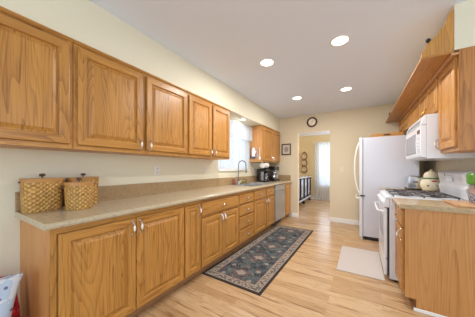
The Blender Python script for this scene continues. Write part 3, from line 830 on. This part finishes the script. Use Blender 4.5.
# ------------------------------------------------------------------ room beyond the doorway
t = thing('plate_rack', 'tall dark rack holding three round plates on the yellow wall beyond the doorway', 'rack', (.2, HY, 1.05))
px = .2; py = HY - .03
mb = MB()
for s in (-1, 1):
    pts = []
    for i in range(25):
        v = i / 24; z = 1.06 + .78 * v
        pts.append((px + s * (.055 + .055 * abs(math.sin(PI * 3 * v))), py, z))
    mb.tube(pts, .012, 6)
mb.tube([(px - .06, py, 1.84), (px, py, 1.9), (px + .06, py, 1.84)], .014, 6)
mb.tube([(px - .06, py, 1.06), (px, py, 1.03), (px + .06, py, 1.06)], .014, 6)
for z in (1.32, 1.58): mb.tube([(px - .07, py, z), (px + .07, py, z)], .01, 6)
obj('scroll_frame', mb, plain('dark_bronze_iron', (96, 62, 34), .5), t, smooth=True)
for k, z in enumerate((1.19, 1.45, 1.71)):
    p_ = tag(obj('plate', MB().lathe([(.001, 0), (.06, 0), (.1, -.012), (.103, -.012), (.07, -.004), (.001, -.004)], (px, py - .014, z), 24, 'y'), plain('tan_plate', (206, 178, 150), .4), smooth=True),
        ('lowest', 'middle', 'topmost')[k] + ' of the three tan plates in the rack beyond the doorway', 'plate', 'plates in the wall rack')
    r_ = MB().lathe([(.098, .002), (.108, 0), (.106, -.016), (.098, -.014)], (px, py - .014, z), 24, 'y', ring=True)
    obj('rim', r_, plain('brown_plate_rim', (110, 70, 40), .4), p_, smooth=True)

t = thing('sideboard', 'black sideboard with glass doors and ball feet beyond the doorway', 'sideboard', (.3, 7.1, 0))
y0, y1, xf, zt = 6.08, 8.05, .50, .93
mb = MB().box((.02, y0 - .02, zt - .03), (xf + .03, y1 + .02, zt)); obj('top', mb, plain('grey_marble_top', (190, 190, 204), .15), t, bev=.004)
mb = MB().box((.03, y0, .22), (.06, y1, zt - .031)).box((.06, y0, .22), (xf - .02, y0 + .02, zt - .031)).box((.06, y1 - .02, .22), (xf - .02, y1, zt - .031))
obj('carcass', mb, blackwood, t)
obj('bottom_shelf', MB().box((.03, y0, .15), (xf + .02, y1, .205)), plain('grey_shelf', (176, 178, 192), .3), t, bev=.004)
nb = 5
for k in range(nb):
    a = y0 + (y1 - y0) * k / (nb - 1)
    obj('post', MB().lathe([(.026, .206), (.032, .25), (.022, .3), (.03, .5), (.022, .8), (.032, .85), (.026, zt - .031)], (xf - .01, a + (.026 if k == 0 else -.026 if k == nb - 1 else 0), 0), 12), blackwood, t, smooth=True)
    if k < nb - 1:
        b = y0 + (y1 - y0) * (k + 1) / (nb - 1)
        d = MB(); fx = xf - .03
        d.box((fx, a + .05, .22), (fx + .02, a + .09, zt - .04)); d.box((fx, b - .09, .22), (fx + .02, b - .05, zt - .04))
        d.box((fx, a + .09, .22), (fx + .02, b - .09, .26)); d.box((fx, a + .09, zt - .08), (fx + .02, b - .09, zt - .04))
        dd = obj('door', d, blackwood, t)
        obj('pane', MB().box((fx + .007, a + .09, .26), (fx + .012, b - .09, zt - .08)), plain('frosted_mirror_pane', (196, 200, 216), .15, .3), dd)
for yy in (y0 + .08, (y0 + y1) / 2, y1 - .08):
    for xx in (.1, xf - .03):
        obj('foot', MB().lathe([(.02, .0005), (.05, .03), (.055, .07), (.03, .12), (.045, .149)], (xx, yy, 0), 14), blackwood, t, smooth=True)

# ------------------------------------------------------------------ baskets
def weave_mat(name, lt, dk, sv=120):
    m, t, b = new_mat(name)
    tc = node(t, 'ShaderNodeTexCoord'); sp = node(t, 'ShaderNodeSeparateXYZ'); t.links.new(tc.outputs['Object'], sp.inputs[0])
    ang = mth(t, 'ARCTAN2', sp.outputs[0], sp.outputs[1])
    hz_ = mth(t, 'SINE', mth(t, 'MULTIPLY', sp.outputs[2], 2 * PI / .03))
    vt = mth(t, 'SINE', mth(t, 'MULTIPLY', ang, 16))
    pr = mth(t, 'MULTIPLY', hz_, vt)
    n = node(t, 'ShaderNodeTexNoise'); n.inputs['Scale'].default_value = 60; t.links.new(tc.outputs['Object'], n.inputs['Vector'])
    f = mth(t, 'ADD', mth(t, 'ADD', mth(t, 'MULTIPLY', pr, .22), mth(t, 'MULTIPLY', mth(t, 'ABSOLUTE', vt), .2)), mth(t, 'SUBTRACT', n.outputs['Fac'], .12))
    c = ramp(t, f, [(.15, srgb(*dk)), (.5, srgb(*[(a + c_) / 2 for a, c_ in zip(lt, dk)])), (.85, srgb(*lt))])
    t.links.new(c, b.inputs['Base Color']); b.inputs['Roughness'].default_value = .45
    bp = node(t, 'ShaderNodeBump'); bp.inputs['Strength'].default_value = .8; bp.inputs['Distance'].default_value = .004
    t.links.new(pr, bp.inputs['Height']); t.links.new(bp.outputs[0], b.inputs['Normal'])
    return m
weave = weave_mat('honey_weave', (226, 180, 100), (140, 94, 42))
rimw = plain('honey_wood_rim', (184, 132, 68), .4, noise=.08, nscale=40)
ironk = plain('pewter_knob', (120, 112, 104), .3, .8)
def basket(cx, cy, rx, ry, h, label, e=.5, rot=0, name='lidded_basket', taper=.93, z=CT + .0006):
    t = thing(name, label, 'basket', (cx, cy, z))
    def loop(f, zz, n=40):
        r = []
        for k in range(n):
            a = 2 * PI * k / n; c, s = math.cos(a), math.sin(a)
            u = rx * f * abs(c) ** e * (1 if c > 0 else -1); v = ry * f * abs(s) ** e * (1 if s > 0 else -1)
            r.append((cx + u * math.cos(rot) - v * math.sin(rot), cy + u * math.sin(rot) + v * math.cos(rot), zz))
        return r
    rs = [loop(taper + (1 - taper) * i / 10, z + (h - .022) * i / 10) for i in range(11)]
    obj('woven_body', MB().rings(rs, True, True), weave, t, smooth=True)
    obj('rim', MB().rings([loop(1.0, z + h - .026), loop(1.02, z + h - .026), loop(1.02, z + h - .0095), loop(1.0, z + h - .0095)], True, True), rimw, t, smooth=True)
    lid = obj('lid', MB().rings([loop(1.02, z + h - .009), loop(1.03, z + h - .008), loop(1.03, z + h - .002), loop(1.02, z + h)], True, True), rimw, t, smooth=True)
    mb = MB().lathe([(.005, 0), (.005, .012), (.016, .018), (.019, .026), (.014, .034), (.001, .036)], (cx, cy, z + h), 14)
    obj('knob', mb, ironk, lid, smooth=True)
    obj('side_peg', MB().tube([(cx, cy - ry * 1.02, z + h - .025), (cx, cy - ry * 1.1, z + h - .025)], .006, 8), ironk, t, smooth=True)
    return t
basket(.112, .503, .08, .112, .238, 'largest honey woven basket with wooden lid at the near end of the left counter', .55)
basket(.268, .676, .09, .09, .205, 'round honey woven basket with wooden lid in front of the others on the left counter', 1)
basket(.07, .775, .05, .112, .235, 'woven basket half hidden behind the round one against the backsplash', .5)

# ------------------------------------------------------------------ far end of the left counter
t = thing('soap_bottle', 'small reddish brown soap bottle with pump behind the sink', 'bottle', (.09, 3.19, CT + .001))
obj('bottle', MB().lathe([(.026, 0), (.03, .01), (.03, .08), (.022, .105), (.012, .115), (.012, .125)], (.09, 3.19, CT + .001), 16), plain('brown_soap', (140, 78, 56), .25), t, smooth=True)
obj('pump', MB().tube([(.09, 3.19, 1.04), (.09, 3.19, 1.08), (.125, 3.19, 1.078)], .006, 8), ceramic, t, smooth=True)
t = thing('sponge_caddy', 'wire caddy with a yellow green sponge behind the sink, right of the soap bottle', 'caddy', (.09, 3.53, CT + .001))
mb = MB(); a0, a1, b0, b1 = .045, .115, 3.47, 3.64
for z in (.925, .96, .995):
    mb.tube([(a0, b0, z), (a1, b0, z), (a1, b1, z), (a0, b1, z), (a0, b0, z)], .003, 5)
for k in range(7):
    yy = b0 + (b1 - b0) * k / 6; mb.tube([(a1, yy, .917), (a1, yy, .998)], .0025, 5); mb.tube([(a0, yy, .917), (a0, yy, .998)], .0025, 5)
obj('wire_basket', mb, iron_m, t)
sg = obj('sponge', MB().box((.055, 3.49, .9155), (.1, 3.61, .985)), plain('sponge_yellow', (200, 186, 96), .9, noise=.1, nscale=120), bev=.006); tag(sg, 'yellow green sponge standing in the wire caddy behind the sink', 'sponge')

t = thing('paper_towel_holder', 'white paper towel roll hung under the upper cabinet right of the sink window', 'paper towel', (.27, 4.2, 1.24))
obj('roll', MB().lathe([(.02, -.13), (.06, -.13), (.061, .13), (.02, .13)], (.27, 4.20, 1.30), 28, 'y', ring=True), plain('paper_white', (240, 238, 232), .9), t, smooth=True)
obj('core', MB().lathe([(.001, -.128), (.0195, -.128), (.0195, .128), (.001, .128)], (.27, 4.20, 1.30), 16, 'y'), plain('cardboard', (170, 140, 110), .8), t)
obj('bracket', MB().box((.25, 4.053, 1.28), (.29, 4.061, 1.3695)).box((.25, 4.337, 1.28), (.29, 4.345, 1.3695)).tube([(.27, 4.061, 1.30), (.27, 4.072, 1.30)], .012, 8).tube([(.27, 4.337, 1.30), (.27, 4.328, 1.30)], .012, 8), ceramic, t)

t = thing('coffee_maker', 'black and silver coffee maker under the paper towel roll', 'coffee maker', (.2, 4.3, CT + .001))
z = CT + .001
obj('base', MB().box((.08, 4.18, z), (.34, 4.40, z + .035)), black_m, t, bev=.008)
obj('tower', MB().box((.08, 4.19, z + .0355), (.17, 4.39, z + .30)), black_m, t, bev=.01)
obj('front_column', MB().box((.1705, 4.20, z + .0355), (.23, 4.25, z + .24)), steel, t, bev=.006)
obj('head', MB().box((.1705, 4.19, z + .2405), (.32, 4.39, z + .305)), black_m, t, bev=.012)
cr = obj('carafe', MB().lathe([(.045, .0), (.055, .03), (.055, .1), (.035, .15), (.037, .165)], (.27, 4.315, z + .0356), 20), jar_glass, t, smooth=True)
obj('carafe_handle', MB().tube([(.325, 4.33, z + .06), (.36, 4.34, z + .09), (.35, 4.34, z + .15), (.31, 4.33, z + .17)], .007, 6), black_m, cr, smooth=True)

t = thing('drip_brewer', 'black drip brewer with round steel pot at the left counter far end', 'coffee maker', (.25, 4.72, z))
obj('base', MB().box((.08, 4.58, z), (.40, 4.86, z + .04)), black_m, t, bev=.01)
obj('tower', MB().box((.08, 4.58, z + .0405), (.19, 4.86, z + .33)), black_m, t, bev=.01)
hd = obj('head', MB().box((.1905, 4.58, z + .25), (.38, 4.86, z + .36)), black_m, t, bev=.015)
obj('band', MB().box((.1905, 4.575, z + .245), (.386, 4.865, z + .265)), steel, hd, bev=.003)
pt_ = obj('pot', MB().lathe([(.07, 0), (.09, .03), (.095, .08), (.075, .13), (.05, .155), (.05, .17)], (.30, 4.72, z + .041), 24), chrome, t, smooth=True)
obj('pot_handle', MB().tube([(.36, 4.66, z + .08), (.42, 4.60, z + .10), (.42, 4.60, z + .16), (.35, 4.68, z + .185)], .009, 6), black_m, pt_, smooth=True)
obj('pot_lid', MB().lathe([(.05, 0), (.05, .008), (.015, .015), (.012, .028), (.001, .03)], (.30, 4.72, z + .2115), 20), black_m, pt_, smooth=True)

# utensils hung on the side of the far upper cabinet
yS = 3.9695
t = thing('oven_mitt', 'white and blue oven mitt hung on the side of the far upper cabinet', 'oven mitt', (.12, yS - .02, 1.45))
poly = [(.08, 1.46), (.15, 1.46), (.155, 1.55), (.175, 1.57), (.185, 1.61), (.172, 1.625), (.155, 1.605), (.15, 1.65), (.13, 1.69), (.10, 1.69), (.08, 1.65), (.075, 1.55)]
obj('mitt', MB().prism(poly, 'y', yS - .024, yS - .004), plain('quilted_white_cotton', (226, 226, 232), .9, noise=.06, nscale=60), t, bev=.006)
obj('cuff', MB().box((.076, yS - .0265, 1.45), (.154, yS - .003, 1.49)), plain('navy_cuff', (70, 78, 108), .9), t, bev=.004)
def spoon(x, z0, z1, m, label, head=.024):
    mb = MB(); yy = yS - .012
    mb.tube([(x, yy, z0 + .05), (x, yy, z1)], .0055, 6)
    mb.lathe([(.001, -.003), (head * .7, -.003), (head, 0), (head * .7, .003), (.001, .003)], (x, yy, z0 + .03), 14, 'y', None, 1, 1.5)
    mb.tube([(x, yS - .0005, z1 - .01), (x, yS - .02, z1 - .01)], .003, 5)
    o = obj('utensil', mb, m, smooth=True); o.name = 'hanging_spoon'; return tag(o, label, 'spoon', 'spoons hung on the cabinet side')
spoon(.215, 1.47, 1.68, steel, 'steel spoon hung on the side of the far upper cabinet, beside the mitt')
spoon(.265, 1.42, 1.69, ceramic, 'white spoon hung on the side of the far upper cabinet, nearest its front edge')
spoon(.04, 1.45, 1.68, plain('dark_nylon', (50, 50, 62), .4), 'dark spoon hung on the side of the far upper cabinet, nearest the window')

# ------------------------------------------------------------------ right counter things
z = CT + .001
t = thing('toaster', 'small chrome toaster on the counter beyond the range', 'toaster', (2.795, 3.86, z))
obj('shell', MB().prism([(2.72, z + .02), (2.875, z + .02), (2.88, z + .16), (2.862, z + .2), (2.738, z + .2), (2.715, z + .16)], 'y', 3.745, 3.99), chrome, t, bev=.008)
obj('base', MB().box((2.715, 3.74, z), (2.88, 3.995, z + .0195)), black_m, t, bev=.003)
obj('slot', MB().box((2.765, 3.77, z + .197), (2.785, 3.96, z + .202)), black_m, t); obj('slot', MB().box((2.815, 3.77, z + .197), (2.835, 3.96, z + .202)), black_m, t)
obj('lever', MB().box((2.78, 3.722, z + .11), (2.82, 3.7445, z + .128)), black_m, t, bev=.003)

t = thing('cookie_jar', 'cream ceramic cookie jar with domed lid and red and green decoration beyond the range', 'jar', (2.945, 3.60, z))
cj = plain('cream_glaze', (232, 220, 190), .2, noise=.03, nscale=14); jc = (2.93, 3.60, z)
bd = obj('pot', MB().lathe([(.06, 0), (.085, .02), (.108, .08), (.105, .13), (.08, .175), (.074, .185)], jc, 32), cj, t, smooth=True)
obj('green_band', MB().lathe([(.0805, .1745), (.0865, .172), (.0875, .184), (.079, .188)], jc, 32, ring=True), plain('green_glaze', (96, 132, 92), .3), bd, smooth=True)
ld = obj('lid', MB().lathe([(.078, .1885), (.076, .20), (.07, .235), (.05, .262), (.02, .272), (.012, .28), (.018, .292), (.001, .30)], jc, 32), cj, t, smooth=True)
def blob(name, ang, zz, rx, rz, col, r=.107):
    c = Vector((jc[0] + math.cos(ang) * r, jc[1] + math.sin(ang) * r, jc[2] + zz)); tn = Vector((-math.sin(ang), math.cos(ang), 0)); n = Vector((math.cos(ang), math.sin(ang), 0))
    rings = [[c + tn * rx * s * math.cos(2*PI*k/12) + Vector((0, 0, rz * s * math.sin(2*PI*k/12))) + n * o for k in range(12)] for s, o in ((1, -.004), (.9, .002), (.3, .004))]
    obj(name, MB().rings(rings, True, True), col, bd, smooth=True)
vd = math.atan2(-3.60, 2.127 - 2.93)
blob('red_flower', vd + .35, .145, .032, .012, plain('red_glaze', (176, 40, 40), .3), .098)
blob('dark_leaf', vd - .25, .085, .014, .010, plain('dark_green_glaze', (40, 64, 50), .3), .106)
blob('dark_leaf', vd + .6, .09, .012, .010, plain('leaf_glaze', (70, 110, 70), .3), .106)

cb = MB().box((2.795, 2.29, z), (3.06, 2.60, z + .02))
tag(obj('cutting_board', cb, oak('maple_board', 'y', (214, 170, 122), (176, 124, 80), .4, 12), bev=.006), 'wooden cutting board lying on the near right counter under the jar', 'cutting board')
z2 = z + .0205
t = thing('lidded_jar', 'glass jar with a ribbed green lid on the cutting board at the right edge', 'jar', (2.985, 2.50, z2))
jc2 = (2.99, 2.49, z2); R_ = .068
obj('glass', MB().lathe([(R_ * .95, .075), (R_, .08), (R_, .135), (R_ * .9, .15), (R_ * .8, .152), (R_ * .86, .14), (R_ * .93, .13), (R_ * .93, .085)], jc2, 32, ring=True), jar_glass, t, smooth=True)
m_, tt, b_ = new_mat('dark_patterned_band')
ch = node(tt, 'ShaderNodeTexVoronoi'); ch.inputs['Scale'].default_value = 60
tc = node(tt, 'ShaderNodeTexCoord'); tt.links.new(tc.outputs['Object'], ch.inputs['Vector'])
tt.links.new(ramp(tt, ch.outputs['Distance'], [(.3, srgb(56, 56, 72)), (.55, srgb(150, 150, 160))]), b_.inputs['Base Color']); b_.inputs['Roughness'].default_value = .2
obj('patterned_base', MB().lathe([(R_ * .9, 0), (R_ * .98, .006), (R_, .07), (R_ * .95, .0745)], jc2, 32), m_, t, smooth=True)
obj('contents', MB().lathe([(R_ * .9, .078), (R_ * .9, .12), (.001, .125)], jc2, 24), plain('pale_pink_candy', (224, 196, 190), .6, noise=.08, nscale=80), t, smooth=True)
g = MB(); rs = []
for rr, hh in ((.8, .153), (1.1, .158), (1.16, .175), (1.14, .235), (.98, .252), (.4, .258)):
    rs.append([(jc2[0] + R_ * rr * (1 + .025 * (k % 2)) * math.cos(2*PI*k/60), jc2[1] + R_ * rr * (1 + .025 * (k % 2)) * math.sin(2*PI*k/60), jc2[2] + hh) for k in range(60)])
lid = obj('lid', g.rings(rs), plain('green_ribbed_lid', (88, 138, 50), .3, noise=.2, nscale=30), t)
obj('lid_knob', MB().lathe([(.012, 0), (.01, .008), (.02, .018), (.016, .03), (.001, .033)], (jc2[0], jc2[1], jc2[2] + .2585), 16), plain('brown_knob', (130, 90, 80), .4), lid, smooth=True)

# ------------------------------------------------------------------ bags by the left counter's end
def bag(cx, cy, w, d, h, rot, mat, name, label, seed, lean=0, strap=None, flare=-.25):
    rnd = random.Random(seed); t = thing(name, label, 'bag', (cx, cy, 0))
    rs = []; n = 28
    for i in range(11):
        v = i / 10; ring = []
        dd = d * (1 - .75 * v ** 2); ww = w * (1 + flare * v ** 3)
        for k in range(n):
            a = 2 * PI * k / n; c, s = math.cos(a), math.sin(a)
            u = ww / 2 * abs(c) ** .6 * (1 if c > 0 else -1); q = dd / 2 * abs(s) ** .6 * (1 if s > 0 else -1)
            j = 1 + rnd.uniform(-.035, .035) * (1 if i else 0)
            ring.append((cx + (u * math.cos(rot) - q * math.sin(rot)) * j + lean * v * math.sin(rot), cy + (u * math.sin(rot) + q * math.cos(rot)) * j + lean * v, .001 + h * v + (rnd.uniform(-.012, .012) if i > 1 else 0)))
        rs.append(ring)
    obj('bag_body', MB().rings(rs), mat, t, smooth=True)
    if strap:
        pts = [(cx + (-.1 + .2 * i / 8) * math.cos(rot), cy + lean + (-.1 + .2 * i / 8) * math.sin(rot), h - .02 + .1 * math.sin(PI * i / 8)) for i in range(9)]
        obj('strap', MB().tube(pts, .008, 6), strap, t, smooth=True)
    return t
def floral(name, base, c1, c2, sc):
    m, t, b = new_mat(name); tc = node(t, 'ShaderNodeTexCoord')
    v = node(t, 'ShaderNodeTexVoronoi'); v.inputs['Scale'].default_value = sc; n = node(t, 'ShaderNodeTexNoise'); n.inputs['Scale'].default_value = sc * .7
    for q in (v, n): t.links.new(tc.outputs['Object'], q.inputs['Vector'])
    c = mix(t, mth(t, 'GREATER_THAN', n.outputs['Fac'], .57), srgb(*base), srgb(*c2))
    c = mix(t, mth(t, 'LESS_THAN', v.outputs['Distance'], .22), c, srgb(*c1))
    t.links.new(c, b.inputs['Base Color']); b.inputs['Roughness'].default_value = .5; return m
bag(.19, .215, .32, .20, .53, PI * .5, floral('red_print', (200, 26, 50), (214, 80, 92), (150, 16, 36), 20), 'tote_bag', 'bright red printed bag on the floor beside the near cabinet end', 3)
bag(.44, .185, .175, .16, .62, PI * .5, floral('blue_white_print', (190, 208, 232), (120, 116, 160), (222, 228, 240), 22), 'tote_bag', 'pale blue and white floral bag in front of the red bag at lower left', 5, strap=None, flare=.75)
